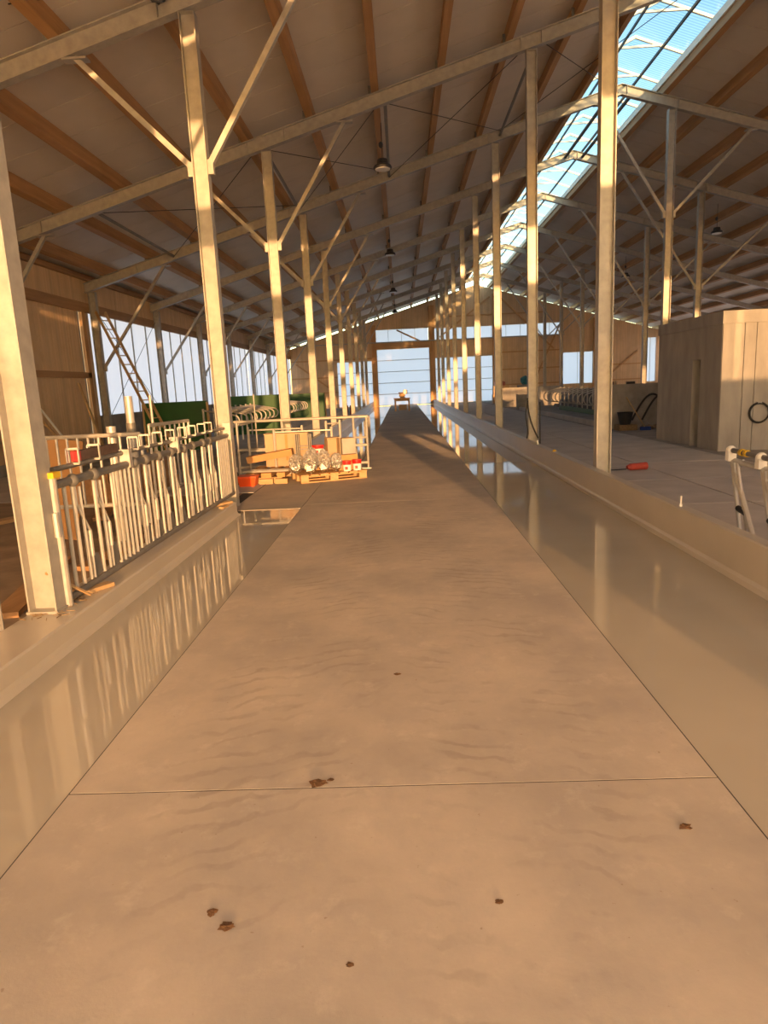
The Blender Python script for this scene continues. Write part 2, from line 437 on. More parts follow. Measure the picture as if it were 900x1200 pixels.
def column(x, n, z0, label, group, braces=(), depth=.2, fw=.16, jz=None, mat='galv'):
    yc = YF(n); top = zb(x)-.012
    if abs(x-RX) > .3: top -= SL*depth/2
    t = thing('steel_column', (x, yc, z0), label, 'column', group)
    bx('base_plate', (x-depth/2-.01, yc-fw/2-.01, z0), (x+depth/2+.01, yc+fw/2+.01, z0+.018), mat, t)
    z1 = z0+.018
    bx('web', (x-depth/2+.012, yc-.005, z1), (x+depth/2-.012, yc+.005, top), mat, t)
    for s in (-1, 1):
        xa, xb_ = sorted((x+s*depth/2, x+s*(depth/2-.012)))
        bx('flange', (xa, yc-fw/2, z1), (xb_, yc+fw/2, top), mat, t)
    bx('head_plate', (x-depth/2, yc-fw/2, top), (x+depth/2, yc+fw/2, top+.006), mat, t)
    for (dx, jz_, tx) in braces:                     # from the column at height jz_ up to the rafter at tx
        s = 1 if dx > 0 else -1
        p0 = Vector((x+s*(depth/2+.02), yc, jz_)); p1 = Vector((tx, yc, zb(tx)-.03))
        br = MB().bar(p0, p1, .08, .07).build('brace', mat, t)
        bx('gusset', (min(p0.x-s*.02, p0.x+s*.05), yc-.045, jz_-.12), (max(p0.x-s*.02, p0.x+s*.05), yc+.045, jz_+.06), mat, br)
        bx('end_plate', (tx-.16, yc-.07, zb(tx)-.05-.04*SL), (tx+.16, yc+.07, zb(tx)-.035), mat, br)
    return t
for n in range(0, 10):
    z0 = .17 if n == 0 else 0
    column(-2.52, n, z0, 'galvanised column with two braces on the feed-fence side of the alley, %s from the gable' % ORD[10-n],
           'braced columns along the alley', ((-1, 4.54, -4.02), (1, 4.56, -.92)))
for n in range(0, 10):
    column(2.78, n, 0, 'plain steel column between glossy trough kerb and slab walkway, %s from the gable' % ORD[10-n],
           'plain columns behind the kerb')
for n in range(1, 10):
    column(-8.66, n, 0, 'steel wall column with one brace beside the translucent curtains, %s from the gable' % ORD[10-n],
           'wall columns along the curtains', ((1, 2.5 if n > 2 else 3.2, -6.5 if n > 2 else -7.25),))
column(7.45, 3, 0, 'braced steel column rising close behind the concrete house', 'braced columns among the cubicles',
       ((-1, 5.85, 5.55), (1, 5.85, 9.55)))
for n in range(4, 10):
    column(10.46, n, 0, 'braced steel column beyond the hooped cubicles, %s from the gable' % ORD[10-n],
           'braced columns among the cubicles', ((-1, 4.52, 7.75), (1, 4.52, 13.1)))

# tie tubes and wind bracing
def tie(p0, p1, r, label, mat='dark_metal', name='tie_tube', cat='tie', group='roof ties'):
    tag(MB().tube([p0, p1], r, 8).build(name, mat), label, cat, group)
for dx in (-.28, .3):
    x = RX+dx
    tie((x, YF(3)+.08, zb(x)+.12), (x, YF(4)-.08, zb(x)+.12), .05, 'thick dark tube below the ridge skylight, on the %s side' % ('alley' if dx < 0 else 'concrete house'))
for i, (x, lab) in enumerate(((2.9, 'dark tie tube joining rafters above the plain columns'), (-.1, 'slim tie tube joining rafters above the alley middle'),
                              (-2.6, 'dark tie tube joining rafters above the braced columns'), (-6.2, 'dark tie tube joining rafters near the curtain eaves'))):
    tie((x, YF(2)+.08, zb(x)+.1), (x, YF(3)-.08, zb(x)+.1), .035, lab, 'galv_dark')
for (xa, xb_, lab) in ((2.9, -.1, 'above the alley'), (-.1, -2.6, 'above the braced columns'), (-2.6, -6.2, 'near the curtain side'), (2.9, 6.0, 'beside the ridge skylight')):
    tie((xa, YF(2)+.1, zb(xa)+.2), (xb_, YF(3)-.1, zb(xb_)+.06), .008, 'thin diagonal wind rod under the roof '+lab+', falling away', name='wind_rod', cat='rod', group='wind bracing rods')
    tie((xb_, YF(2)+.1, zb(xb_)+.06), (xa, YF(3)-.1, zb(xa)+.2), .008, 'thin diagonal wind rod under the roof '+lab+', crossing back', name='wind_rod', cat='rod', group='wind bracing rods')
for s, (ya, yb_) in enumerate(((YF(3)+.1, YF(4)-.1), (YF(4)-.1, YF(3)+.1))):
    tie((-8.7, ya, .9), (-8.7, yb_, 4.2), .008, ('thin wind rod on the curtain, rising away from the wooden ladder', 'thin wind rod on the curtain, its high end at the wooden ladder')[s], name='wind_rod', cat='rod', group='wall bracing rods')

# ------------------------------------------------------------------ ridge skylight
sk = thing('window_ridge', (RX, 20, 9.2), kind='structure')
A = (RX, 9.76); Lp = (5.0, 9.27); Rp = (7.40, 9.30)
pitch = 1.62; y = -2.6; first = True
while y < YE+1.2:
    fr = MB()
    P = lambda q: Vector((q[0], y, q[1]))
    fr.bar(P(A), P(Lp), .05, .06); fr.bar(P(A), P(Rp), .05, .06)
    fr.bar((5.50, y, 9.54), (6.70, y, 9.545), .04, .05)
    fr.bar((7.30, y, 9.31), (7.19, y, 8.98), .05, .05)
    fr.build('skylight_frame', 'white_steel', sk)
    if y+pitch < YE+1.3:
        for p, q in ((Lp, A), (A, Rp)):
            vs = [(p[0], y+.01, p[1]+.045), (q[0], y+.01, q[1]+.045), (q[0], y+pitch-.01, q[1]+.045), (p[0], y+pitch-.01, p[1]+.045)]
            MB().add(vs, [(0, 1, 2, 3)]).build('glazing_sheet', 'glazing', sk)
    y += pitch
for x, z, wd in ((5.72, 9.50, .035), (6.77, 9.48, .05)):
    bx('glazing_bar', (x-wd/2, -2.6, z-.03), (x+wd/2, YE+1.2, z+.03), 'dark_metal', sk)
bx('flashing', (7.12, -2.6, zb(7.17)+RD+PD-.06), (7.165, YE+1.2, zb(7.17)+RD+PD+.11), 'white_steel', sk)
bx('flashing', (5.065, -2.6, zb(5.06)+RD+.2), (5.08, YE+1.2, zb(5.06)+RD+PD+.16), 'white_steel', sk)

# ------------------------------------------------------------------ end walls
def FY(y0, y1): return y1+.012 if y0 > 10 else y0-.012
def board_wall(name, y0, y1, openings, boards_mat='boards', xr=(XL, XR)):
    """vertical boards 14 cm wide with narrow gaps and uneven depth, cut around openings (x0,x1,z0,z1)"""
    wl = thing(name, (6, (y0+y1)/2, 0), kind='structure')
    mb = MB(); x = xr[0]; rr = random.Random(3)
    while x < xr[1]-.01:
        x2 = min(x+.14, xr[1]); xm = (x+x2)/2
        segs = [(0, zb(xm)+RD-.03)]
        for (a, b, c, d) in openings:
            if a <= xm <= b:
                ns = []
                for s, e in segs:
                    if c > s: ns.append((s, min(c, e)))
                    if d < e: ns.append((max(d, s), e))
                segs = [q for q in ns if q[1]-q[0] > .02]
        j = rr.uniform(-.004, .004)
        for s, e in segs:
            mb.box((x+.003, y0+j, s), (x2-.003, y1+j, e))
        x = x2
    tag(mb.build('board_cladding', boards_mat, wl), kind='stuff')
    cuts = sorted(set([xr[0], xr[1], RX]+[v for q in openings for v in q[:2]]))
    mb = MB()                                          # opaque backing added to stop sky light through the board gaps
    for a, b in zip(cuts[:-1], cuts[1:]):
        am, segs = (a+b)/2, [(0, None)]
        ops = sorted([(c, d) for (p, q, c, d) in openings if p <= am <= q]); z = 0
        tops = lambda x: zb(x)+RD-.04
        for c, d in ops+[(None, None)]:
            if c is None:
                mb.add([(a, FY(y0, y1), z), (b, FY(y0, y1), z), (b, FY(y0, y1), tops(b)), (a, FY(y0, y1), tops(a))], [(0, 1, 2, 3)])
            else:
                if c > z: mb.add([(a, FY(y0, y1), z), (b, FY(y0, y1), z), (b, FY(y0, y1), c), (a, FY(y0, y1), c)], [(0, 1, 2, 3)])
                z = d
    mb.build('light_stop_backing', 'rust', wl)
    return wl
FO = [(-1.85, 2.35, 0, 4.45), (-5.1, -2.3, 0, 3.6), (2.8, 7.35, 0, 3.6), (12.9, 15.3, 1.1, 3.55), (-1.95, 2.3, 4.98, 5.98), (2.75, 13.0, 4.98, 5.90), (19.3, 20.3, 1.0, 4.4)]
wf = board_wall('wall_far', YE, YE+.03, FO)
def frm(mbn, x0, x1, z0, z1, yc, par, mat='timber_z', wd=.12):
    for nm, lo, hi in (('jamb', (x0-wd, yc-.1, z0), (x0, yc, z1+wd)), ('jamb', (x1, yc-.1, z0), (x1+wd, yc, z1+wd))):
        bx(nm, lo, hi, mat, par)
# main timber posts and rails inside the gable
for x0, x1, z1 in ((-2.25, -1.87, 6.35), (2.36, 2.62, 7.65), (2.64, 2.79, 7.65), (7.36, 7.6, 8.3), (12.75, 12.88, 6.7), (15.32, 15.45, 6.1)):
    bx('post', (x0, YE-.22, 0), (x1, YE-.01, z1), 'timber_z', wf)
bx('lintel', (-1.87, YE-.2, 4.45), (2.36, YE-.01, 4.92), 'timber_x', wf)
for z in (1.2, 2.4, 3.75, 6.7):
    for x0, x1 in ((-8.8, -5.1), (7.6, 12.75), (15.45, 19.2)) if z < 3.6 else (((-8.8, -2.25), (7.6, 12.75)) if z < 4.9 else ((2.8, 7.36), (7.6, 11.5))):
        if zb(x0)+.1 > z and zb(x1)+.1 > z: bx('rail', (x0, YE-.07, z), (x1, YE-.01, z+.1), 'timber_x', wf)
for p0, p1 in (((-8.4, YE-.1, 3.6), (-5.4, YE-.1, 1.3)), ((3.2, YE-.1, 5.2), (7.2, YE-.1, 8.1)), ((-.2, YE-.09, 5.9), (1.6, YE-.09, 5.0)),
               ((15.6, YE-.1, .9), (18.8, YE-.1, 3.4)), ((8.0, YE-.1, 8.0), (12.2, YE-.1, 3.9)), ((10.2, YE-.1, .5), (12.7, YE-.1, 5.8))):
    MB().bar(p0, p1, .06, .12).build('diagonal_brace', 'timber_x', wf)
MB().tube([(-8.7, YE-.3, 5.0), (13, YE-.3, 4.95)], .045, 8).build('pipe', 'galv', wf)
bx('wall_foot', (-8.8, YE-.12, 0), (-5.1, YE-.01, .3), 'low_concrete', wf)
def sect_door(name, x0, x1, z0, z1, n):
    d = thing(name, ((x0+x1)/2, YE-.02, z0), kind='structure')
    h = (z1-z0)/n
    for i in range(n):
        za, zc = z0+i*h+.035, z0+(i+1)*h-.0
        MB().add([(x0, YE, za), (x1, YE, za), (x1, YE, zc), (x0, YE, zc)], [(0, 1, 2, 3)]).build('door_panel', 'door_sheet', d)
        bx('panel_joint', (x0, YE-.02, z0+i*h), (x1, YE+.02, za), 'galv_dark', d)
    return d
sect_door('door_1', -1.85, 2.35, .02, 4.45, 5); sect_door('door_2', 2.8, 7.35, .02, 3.6, 4)
sect_door('door_3', -5.1, -2.3, .02, 3.6, 4)
def strip_window(name, x0, x1, z0, z1, step, yv=YE):
    d = thing(name, ((x0+x1)/2, yv, z0), kind='structure'); x = x0
    while x < x1-.05:
        x2 = min(x+step, x1)
        MB().add([(x+.01, yv, z0), (x2-.01, yv, z0), (x2-.01, yv, z1), (x+.01, yv, z1)], [(0, 1, 2, 3)]).build('pane', 'door_sheet', d)
        bx('batten', (x-.015, yv-.03, z0), (x+.015, yv-.005, z1), 'galv', d)
        x = x2
strip_window('window_1', -1.95, 2.3, 4.98, 5.98, 1.06); strip_window('window_2', 2.75, 13.0, 4.98, 5.90, 1.14)
strip_window('window_3', 12.9, 15.3, 1.1, 3.55, 1.2); strip_window('window_4', 19.3, 20.3, 1.0, 4.4, .5)

# the gable the sun comes through (behind the viewpoint): open middle door, open strip, side openings
NO = [(-2.3, 2.35, 0, 4.5), (-2.0, 14, 5.0, 6.05), (7.4, 16, 2.75, 4.75), (2.9, 7.0, 0, 3.7), (-7.8, -2.9, 0, 3.7)]
wnr = board_wall('wall_near', YN-.03, YN, NO)
def near_door(name, x0, x1, z0, z1, n, mt='near_sheet'):
    d = thing(name, ((x0+x1)/2, YN, z0), kind='structure'); h = (z1-z0)/n
    for i in range(n):
        za, zc = z0+i*h, z0+(i+1)*h
        MB().add([(x0, YN, za), (x1, YN, za), (x1, YN, zc), (x0, YN, zc)], [(0, 1, 2, 3)]).build('door_panel', mt, d)
near_door('door_6', -2.3, 2.35, 0, 4.5, 5)
def near_pane(name, x0, x1, z0, z1, n, mt='hazy_pane'):
    d = thing(name, ((x0+x1)/2, YN, z0), kind='structure'); st = (x1-x0)/n
    for i in range(n):
        MB().add([(x0+i*st+.02, YN, z0), (x0+(i+1)*st-.02, YN, z0), (x0+(i+1)*st-.02, YN, z1), (x0+i*st+.02, YN, z1)], [(0, 1, 2, 3)]).build('pane', mt, d)
near_pane('window_25', -2.0, 14, 5.0, 6.05, 14); near_pane('window_26', 7.4, 16, 2.75, 4.75, 8, 'dimmed_pane')
d4 = thing('door_4', (5, YN, 0), kind='structure')          # one sheet is left out: the sun falls through it on to the alley
for a, b, c, d in ((2.9, 7.0, 0, 1.45), (2.9, 2.97, 1.45, 2.1), (4.0, 7.0, 1.45, 2.1), (2.9, 7.0, 2.1, 3.7)):
    MB().add([(a, YN, c), (b, YN, c), (b, YN, d), (a, YN, d)], [(0, 1, 2, 3)]).build('door_panel', 'side_sheet', d4)
near_door('door_5', -7.8, -2.9, .0, 3.7, 4, 'side_sheet')

# ------------------------------------------------------------------ side walls
def side_boards(name, x0, x1, y0, y1, z0, z1, par=None):
    mb = MB(); y = y0; rr = random.Random(5)
    while y < y1-.01:
        y2 = min(y+.14, y1); j = rr.uniform(-.004, .004)
        mb.box((x0+j, y+.003, z0), (x1+j, y2-.003, z1)); y = y2
    return tag(mb.build(name, 'boards', par), kind='stuff')
wl = thing('wall_left', (XL, 20, 0), kind='structure')
ZE = zb(XL)+RD+PD-.03
Y3 = YF(3)
side_boards('board_cladding', XL-.03, XL, YN, Y3-.62, .25, ZE, wl)
side_boards('board_cladding', XL-.03, XL, Y3-.50, Y3+.05, .25, 4.1, wl)
bx('light_stop_backing', (XL-.06, YN, 0), (XL-.05, Y3-.62, ZE), 'rust', wl); bx('light_stop_backing', (XL-.06, Y3-.5, 0), (XL-.05, Y3+.05, 4.1), 'rust', wl); bx('light_stop_backing', (XL-.09, YN, 4.1), (XL-.08, YE, ZE), 'rust', wl)  # unseen backing, added to keep daylight out of the side wall gaps
side_boards('board_cladding', XL-.03, XL, Y3-.62, YE, 4.1, ZE, wl)
bx('parapet', (XL-.12, Y3-.35, 0), (XL, YE, 1.12), 'low_concrete', wl)
bx('plinth', (XL-.05, YN, 0), (XL+.02, Y3-.5, .26), 'low_concrete', wl)
bx('rail', (XL+.001, YN, 4.02), (XL+.09, YE, 4.28), 'timber_y', wl)
bx('rail', (XL+.001, YN, 2.2), (XL+.07, Y3-.3, 2.36), 'timber_y', wl)
bx('eave_beam', (XL+.001, YN, ZE-.12), (XL+.12, YE, ZE+.02), 'timber_y', wl)
bx('post', (XL+.001, Y3-.48, .25), (XL+.07, Y3-.3, 4.02), 'timber_z', wl)
bx('post', (XL+.001, Y3+.2, .0), (XL+.1, Y3+.36, 4.1), 'galv_dark', wl)
for n in range(3, 10):
    y0, y1 = (Y3+.05 if n == 3 else YF(n)), YF(n+1)
    wd_ = thing('window_%d' % (n+2), (XL-.06, (y0+y1)/2, 1.12), kind='structure')
    mb = MB(); K = 24
    for i in range(K+1):                              # a sheet with soft folds
        yv = y0+(y1-y0)*i/K; xx = XL-.06+.012*math.sin(i*2.1+n)
        mb.v += [Vector((xx, yv, 1.12)), Vector((xx, yv, 4.1))]
        if i: mb.f.append((2*i-2, 2*i, 2*i+1, 2*i-1))
    mb.build('curtain', 'curtain', wd_, smooth=True)
    for k in range(4):
        yv = y0+(y1-y0)*(k+.5)/4
        bx('batten', (XL-.03, yv-.03, 1.12), (XL+.0, yv+.03, 4.1), 'galv', wd_)
wr = thing('wall_right', (XR, 20, 0), kind='structure')
bx('parapet', (XR, YN, 0), (XR+.12, YE, 1.12), 'low_concrete', wr)
side_boards('board_cladding', XR, XR+.03, YN, YE, 4.1, zb(XR)+RD+PD-.03, wr)
bx('light_stop_backing', (XR+.05, YN, 4.1), (XR+.06, YE, zb(XR)+RD+PD-.03), 'rust', wr)  # added light stop behind these boards too
for n in range(-1, 10):
    y0, y1 = YF(n), YF(n+1)
    wd_ = thing('window_%d' % (n+13), (XR+.06, (y0+y1)/2, 1.12), kind='structure')
    MB().add([(XR+.06, y0, 1.12), (XR+.06, y1, 1.12), (XR+.06, y1, 4.1), (XR+.06, y0, 4.1)], [(0, 1, 2, 3)]).build('curtain', 'curtain', wd_)
    for k in range(3):
        yv = y0+(y1-y0)*(k+.5)/3
        bx('batten', (XR, yv-.03, 1.12), (XR+.03, yv+.03, 4.1), 'galv', wd_)

# ------------------------------------------------------------------ feed fence with headlocks
def V3(*a): return Vector(a)
def headlock(root, T, u, full=True):
    """one self-locking neck gap starting at u along the fence"""
    h = MB().tube([T(u, .25), T(u, 1.0)], .016, 7).build('upright', 'pipe', root)
    MB().tube([T(u+.115, .25), T(u+.10, .97)], .013, 6).build('upright', 'pipe', root)
    a = MB().tube([T(u+.03, 1.0), T(u+.035, .84), T(u+.18, .62), T(u+.175, .52)], .012, 6).build('swing_arm', 'pipe', root)
    MB().tube([T(u+.175, .62), T(u+.172, .42)], .019, 8).build('sleeve', 'pipe', a)
    MB().tube([T(u+.172, .42), T(u+.17, .25)], .012, 6).build('arm_foot', 'pipe', a)
    MB().add([T(u+.18, .24, -.004), T(u+.31, .26, -.004), T(u+.27, .42, -.004), T(u+.19, .44, -.004),
              T(u+.18, .24, .004), T(u+.31, .26, .004), T(u+.27, .42, .004), T(u+.19, .44, .004)],
             [(0, 1, 2, 3), (7, 6, 5, 4), (0, 4, 5, 1), (1, 5, 6, 2), (2, 6, 7, 3), (3, 7, 4, 0)]).build('guard_plate', 'galv_dark', root)
    b = MB()
    c0, c1, c2, c3 = T(u+.1, 1.14, -.06), T(u+.1, 1.14, .03), T(u+.1, 1.25, .03), T(u+.1, 1.25, -.06)
    for p, q in ((c0, c1), (c1, c2), (c2, c3), (c3, c0)): b.bar(p, q, .016, .01, V3(0, 0, 1) if abs((q-p).z) < .01 else V3(0, 1, 0))
    b.build('lock_bracket', 'pipe', root)
    MB().blob(T(u, 1.03, .01), .045, .05, .05, .05, 1, 10, 6).build('clamp', 'galv_dark', root, smooth=True)
FX = -2.43
ff = thing('feed_fence', (FX, 6.8, .17), 'galvanised self-locking feed fence with neck bars standing on the kerb', 'fence')
T = lambda u, z, dx=0: V3(FX+dx, u, z)
p_ = MB().tube([T(4.46, .172), T(4.46, 1.1)], .038, 12).build('end_post', 'pipe', ff, smooth=False)
bx('strap', (FX-.05, 4.41, 1.085), (FX+.05, 4.51, 1.125), 'yellow', p_)
MB().tube([T(4.40, .85, .03), T(4.40, .68, .03)], .02, 8).build('latch_spring', 'pipe', p_)
MB().tube([T(4.5, .215), T(9.2, .215)], .026, 10).build('bottom_rail', 'galv_dark', ff)
MB().tube([T(4.5, 1.03), T(9.2, 1.03)], .032, 10).build('top_rail', 'galv_dark', ff)
MB().tube([T(4.55, 1.13, -.03), T(9.15, 1.13, -.03)], .02, 8).build('lock_bar', 'galv_dark', ff)
for u in (4.62, 5.40, 5.49, 5.58, 5.67, 5.76, 8.62, 8.70, 8.78, 8.86, 8.94, 9.02, 9.10):
    MB().tube([T(u, .225), T(u, 1.02)], .015, 7).build('upright', 'pipe', ff)
for u in (4.74, 5.08, 5.86, 6.13, 6.47, 6.84, 7.24, 7.57, 7.95, 8.24): headlock(ff, T, u)
MB().box((FX-.05, 5.72, 1.0), (FX+.04, 5.78, 1.16)).build('hinge_block', 'pipe', ff)
MB().box((FX-.05, 7.0, 1.0), (FX+.04, 7.05, 1.17)).build('hinge_block', 'pipe', ff)
MB().box((FX-.045, 9.12, .97), (FX+.06, 9.24, 1.2)).build('hinge_block', 'pipe', ff)
# short loose lengths
tag(bx('steel_bar', (-2.49, 4.95, 1.152), (-2.44, 5.62, 1.225), 'rust'), 'brown steel bar with a red end lying on the lock bar', 'bar')
o = bpy.data.objects['steel_bar']; bx('red_end', (-2.492, 4.90, 1.15), (-2.438, 4.95, 1.227), 'red', o)
def offcut(lo, hi, ang, lab, mat='offcut'):
    c = ((lo[0]+hi[0])/2, (lo[1]+hi[1])/2, lo[2]); hx, hy = (hi[0]-lo[0])/2, (hi[1]-lo[1])/2
    mb = MB(); M4 = rotz(c, ang)
    mb.add([M4 @ V3(a, b, z) for z in (0, hi[2]-lo[2]) for a, b in ((-hx, -hy), (hx, -hy*.9), (hx*.96, hy), (-hx, hy))],
           [(0, 3, 2, 1), (4, 5, 6, 7), (0, 1, 5, 4), (1, 2, 6, 5), (2, 3, 7, 6), (3, 0, 4, 7)])
    tag(mb.build('wood_offcut', mat, None, c), lab, 'wood', 'wood offcuts')
offcut((-2.52, 4.71, .172), (-2.44, 4.77, .215), .1, 'small square wood offcut on the kerb under the feed fence end')
offcut((-2.43, 4.70, .172), (-2.34, 4.95, .20), -.5, 'flat wood strip on the kerb by the feed fence end')
offcut((-2.48, 8.3, .172), (-2.38, 8.66, .20), -.62, 'pale plank piece lying on the very end of the kerb')
offcut((-2.35, 8.2, .172), (-2.29, 8.36, .19), -.2, 'thin wood splinter on the kerb just before its end')
tag(MB().bar((-2.50, 4.36, .44), (-2.36, 4.66, .185), .02, .012).build('wood_lath', 'offcut'), 'thin lath leaning on the fence post', 'wood')
mb = MB(); rs = random.Random(2)
for i in range(60):
    x, yv, a = rs.uniform(-2.58, -2.36), rs.uniform(4.15, 4.75), rs.uniform(0, 6.3); l = rs.uniform(.03, .09)
    mb.bar((x, yv, .174), (x+l*math.cos(a), yv+l*math.sin(a), .178), .004, .003, V3(0, 0, 1))
tag(mb.build('straw_litter', 'straw'), 'scattered dark straw bits on the kerb beside the column foot', 'straw', kind='stuff')
# angle post and rail behind the first column
t = thing('angle_post', (-2.66, 4.0, 0), 'galvanised angle post with stub rails behind the broad column', 'post')
bx('angle_leg', (-2.70, 4.0, 0), (-2.62, 4.008, 1.9), 'galv_dark', t); bx('angle_leg', (-2.70, 4.009, 0), (-2.692, 4.08, 1.9), 'pipe', t)
for z in (.1, .62, 1.15): MB().tube([(-2.62, 4.03, z), (-3.3, 4.03, z)], .02, 8).build('stub_rail', 'galv_dark', t)

# ------------------------------------------------------------------ yard behind the feed fence
def barred_gate(name, p0, p1, z0, z1, nb, lab, cat='gate', r=.018, extra=()):
    p0, p1 = V3(*p0, 0), V3(*p1, 0); d = p1-p0
    t = thing(name, (p0+d/2+V3(0, 0, 0)), lab, cat)
    for q in (0, 1): MB().tube([p0+d*q+V3(0, 0, -.004), p0+d*q+V3(0, 0, z0)], r, 8).build('foot', 'pipe', t)
    up = lambda s, z: p0+d*s+V3(0, 0, z)
    for z in (z0, z1)+tuple(extra): MB().tube([up(0, z), up(1, z)], r*1.25, 8).build('rail', 'pipe', t)
    for i in range(nb+1):
        MB().tube([up(i/nb, z0), up(i/nb, z1)], r if i in (0, nb) else r*.75, 7).build('bar', 'pipe', t)
    return t
barred_gate('barred_gate', (-3.92, 7.0), (-2.78, 7.0), .47, 1.22, 10, 'upright barred gate with pale rails standing behind the feed fence')
barred_gate('barred_gate', (-3.18, 8.3), (-3.0, 9.3), .4, 1.25, 8, 'short dense barred hurdle beside the tall steel pipe')
def pipe_post(x, y, r, h, lab, collar=True):
    t = thing('pipe_post', (x, y, 0), lab, 'post'); MB().tube([(x, y, 0), (x, y, h)], r, 14).build('pipe', 'pipe', t)
    if collar:
        MB().tube([(x, y, h*.72), (x, y, h*.8)], r*1.18, 14).build('collar', 'galv_dark', t)
    MB().box((x-r*1.8, y-r*1.8, 0), (x+r*1.8, y+r*1.8, .015)).build('base_plate', 'galv_dark', t)
pipe_post(-3.22, 7.3, .052, 1.3, 'stout round pipe post in front of the barred gate', False)
pipe_post(-3.36, 8.2, .05, 1.62, 'tall round pipe post with a collar next to the green board')
pipe_post(-3.22, 8.55, .018, 1.62, 'slim pipe standing beside the tall collared post', False)
tag(MB().bar((-4.1, 7.5, .02), (-3.95, 7.62, 1.16), .5, .02, V3(1, 0, 0)).build('plywood_sheet', 'cardboard2'), 'orange plywood sheet standing behind the barred gate', 'board')
rs = random.Random(9)
for i, (x, yv, l, a, mt, lab) in enumerate(((-3.3, 5.6, 1.8, .25, 'timber_y', 'long brown plank on the earth behind the fence post'),
        (-3.0, 7.0, 1.9, -.1, 'timber_y', 'brown plank close along the feed fence foot'), (-4.5, 5.4, 2.0, .7, 'offcut', 'pale board lying askew before the barred gate'),
        (-5.6, 7.0, 1.8, 1.2, 'timber_y', 'dark plank lying towards the wooden wall'), (-4.4, 9.6, 2.0, .3, 'timber_y', 'brown plank on the earth near the tall collared post'),
        (-5.6, 8.6, 2.2, -.4, 'offcut', 'pale board lying in the middle of the earth yard'))):
    mb = MB(); mb.box((-.1, -l/2, 0), (.1, l/2, .045), rotz((x, yv, -.004), a)); tag(mb.build('plank', mt, None, (x, yv, -.004)), lab, 'plank', 'planks on the earth')
# stack of timber and pallet wood behind the fence
for i in range(3):
    for j in range(3):
        bx_ = tag(bx('timber_beam', (-4.9+j*.24, 9.9-.05*i, .0+i*.17), (-4.70+j*.24, 12.2-.07*i, .165+i*.17), 'purlin' if (i+j) % 2 else 'timber_y'),
                  'brown beam in the timber stack behind the fence, %s layer' % ('bottom', 'middle', 'top')[i], 'beam', 'stacked timber beams')
# poles, plank and ladder against the wooden wall
def stick(name, p0, p1, w_, h_, mat, lab, cat):
    return tag(MB().bar(p0, p1, w_, h_, V3(0, 1, 0)).build(name, mat), lab, cat)
stick('pole', (-8.1, 16.6, 0), (-8.72, 15.84, 1.57), .04, .04, 'white', 'pale slim pole leaning on the boarded wall', 'pole')
stick('pole', (-8.0, 16.35, 0), (-8.72, 15.72, 1.36), .05, .04, 'ladder', 'yellowish shorter pole leaning on the boarded wall', 'pole')
stick('plank', (-8.0, 17.75, 0), (-8.74, 18.16, 2.05), .1, .04, 'ladder', 'long plank leaning on the boarded wall below the rail', 'plank')
ld = thing('ladder', (-6.45, 18.45, 0), 'long wooden ladder leaning against the wall beside the curtain', 'ladder')
b0, b1 = V3(-6.45, 18.45, 0), V3(-8.52, 19.55, 4.05); dl = (b1-b0); sd2 = V3(.5, .86, 0).normalized()*.15
for s in (-1, 1): MB().bar(b0+sd2*s, b1+sd2*s, .035, .08, sd2).build('stile', 'ladder', ld)
for i in range(1, 16): MB().tube([b0+dl*i/16-sd2, b0+dl*i/16+sd2], .016, 6).build('rung', 'ladder', ld)

# green boards and cubicle hoops
def green_board(x0, x1, yv, h, lab, posts=True):
    t = thing('green_board', ((x0+x1)/2, yv, 0), lab, 'board')
    bx('board', (x0, yv-.015, .02), (x1, yv+.015, h), 'green', t)
    if posts:
        for x in (x0, x1): bx('edge_post', (x-.03, yv-.03, 0), (x+.03, yv+.03, h-.03), 'ladder', t)
green_board(-7.5, -5.62, 19.3, 1.42, 'dark green board behind the feed fence, ladder leaning across it')
green_board(-6.7, -4.45, 25.3, 1.47, 'green board behind the first block of cubicle hoops')
green_board(-6.5, -4.3, 37.8, 1.38, 'sunlit green board behind the second block of cubicle hoops')
t = thing('green_board', (-4.42, 16.2, 0), 'narrow green board set edgeways past the ladder board', 'board')
bx('board', (-4.47, 15.9, .02), (-4.42, 16.7, 1.72), 'green', t); bx('edge_post', (-4.5, 16.7, 0), (-4.4, 16.76, 1.7), 'pipe', t)
pipe_post(-3.82, 17.3, .02, 1.55, 'thin pipe post in front of the green board and hoops', False)
def hoop(yv, xe, xs, zc, hh, lab, group, s=1):
    """loop divider in the plane of constant y; round end at xe, fixed end at xs"""
    t = thing('cubicle_divider', (xs, yv, 0), lab, 'divider', group)
    r = hh/2; d = 1 if xe > xs else -1; pts = [V3(xs, yv, zc+r+.16)]
    for i in range(9):
        a = math.pi/2-math.pi*i/8; pts.append(V3(xe-d*r+d*r*math.cos(a), yv, zc+r*math.sin(a)))
    pts.append(V3(xs, yv, zc-r-.08))
    MB().tube(pts, .024, 8).build('hoop', 'pipe', t, smooth=True)
    MB().tube([(xs, yv, 0), (xs, yv, zc+r+.2)], .03, 8).build('post', 'pipe', t)
for i, yv in enumerate((18.6, 19.6, 20.25, 20.9, 21.6, 22.3, 23.0, 23.75, 24.5)):
    hoop(yv, -4.55, -5.55, .83, .33, 'bent galvanised cubicle hoop, %s before the unlit green board with hoops' % ORD[9-i], 'cubicle hoops, first block')
for i in range(7):
    hoop(28.2+.68*i, -4.55, -6.3, .85, .36, 'bent galvanised cubicle hoop, %s before the sunlit green board' % ORD[7-i], 'cubicle hoops, second block')
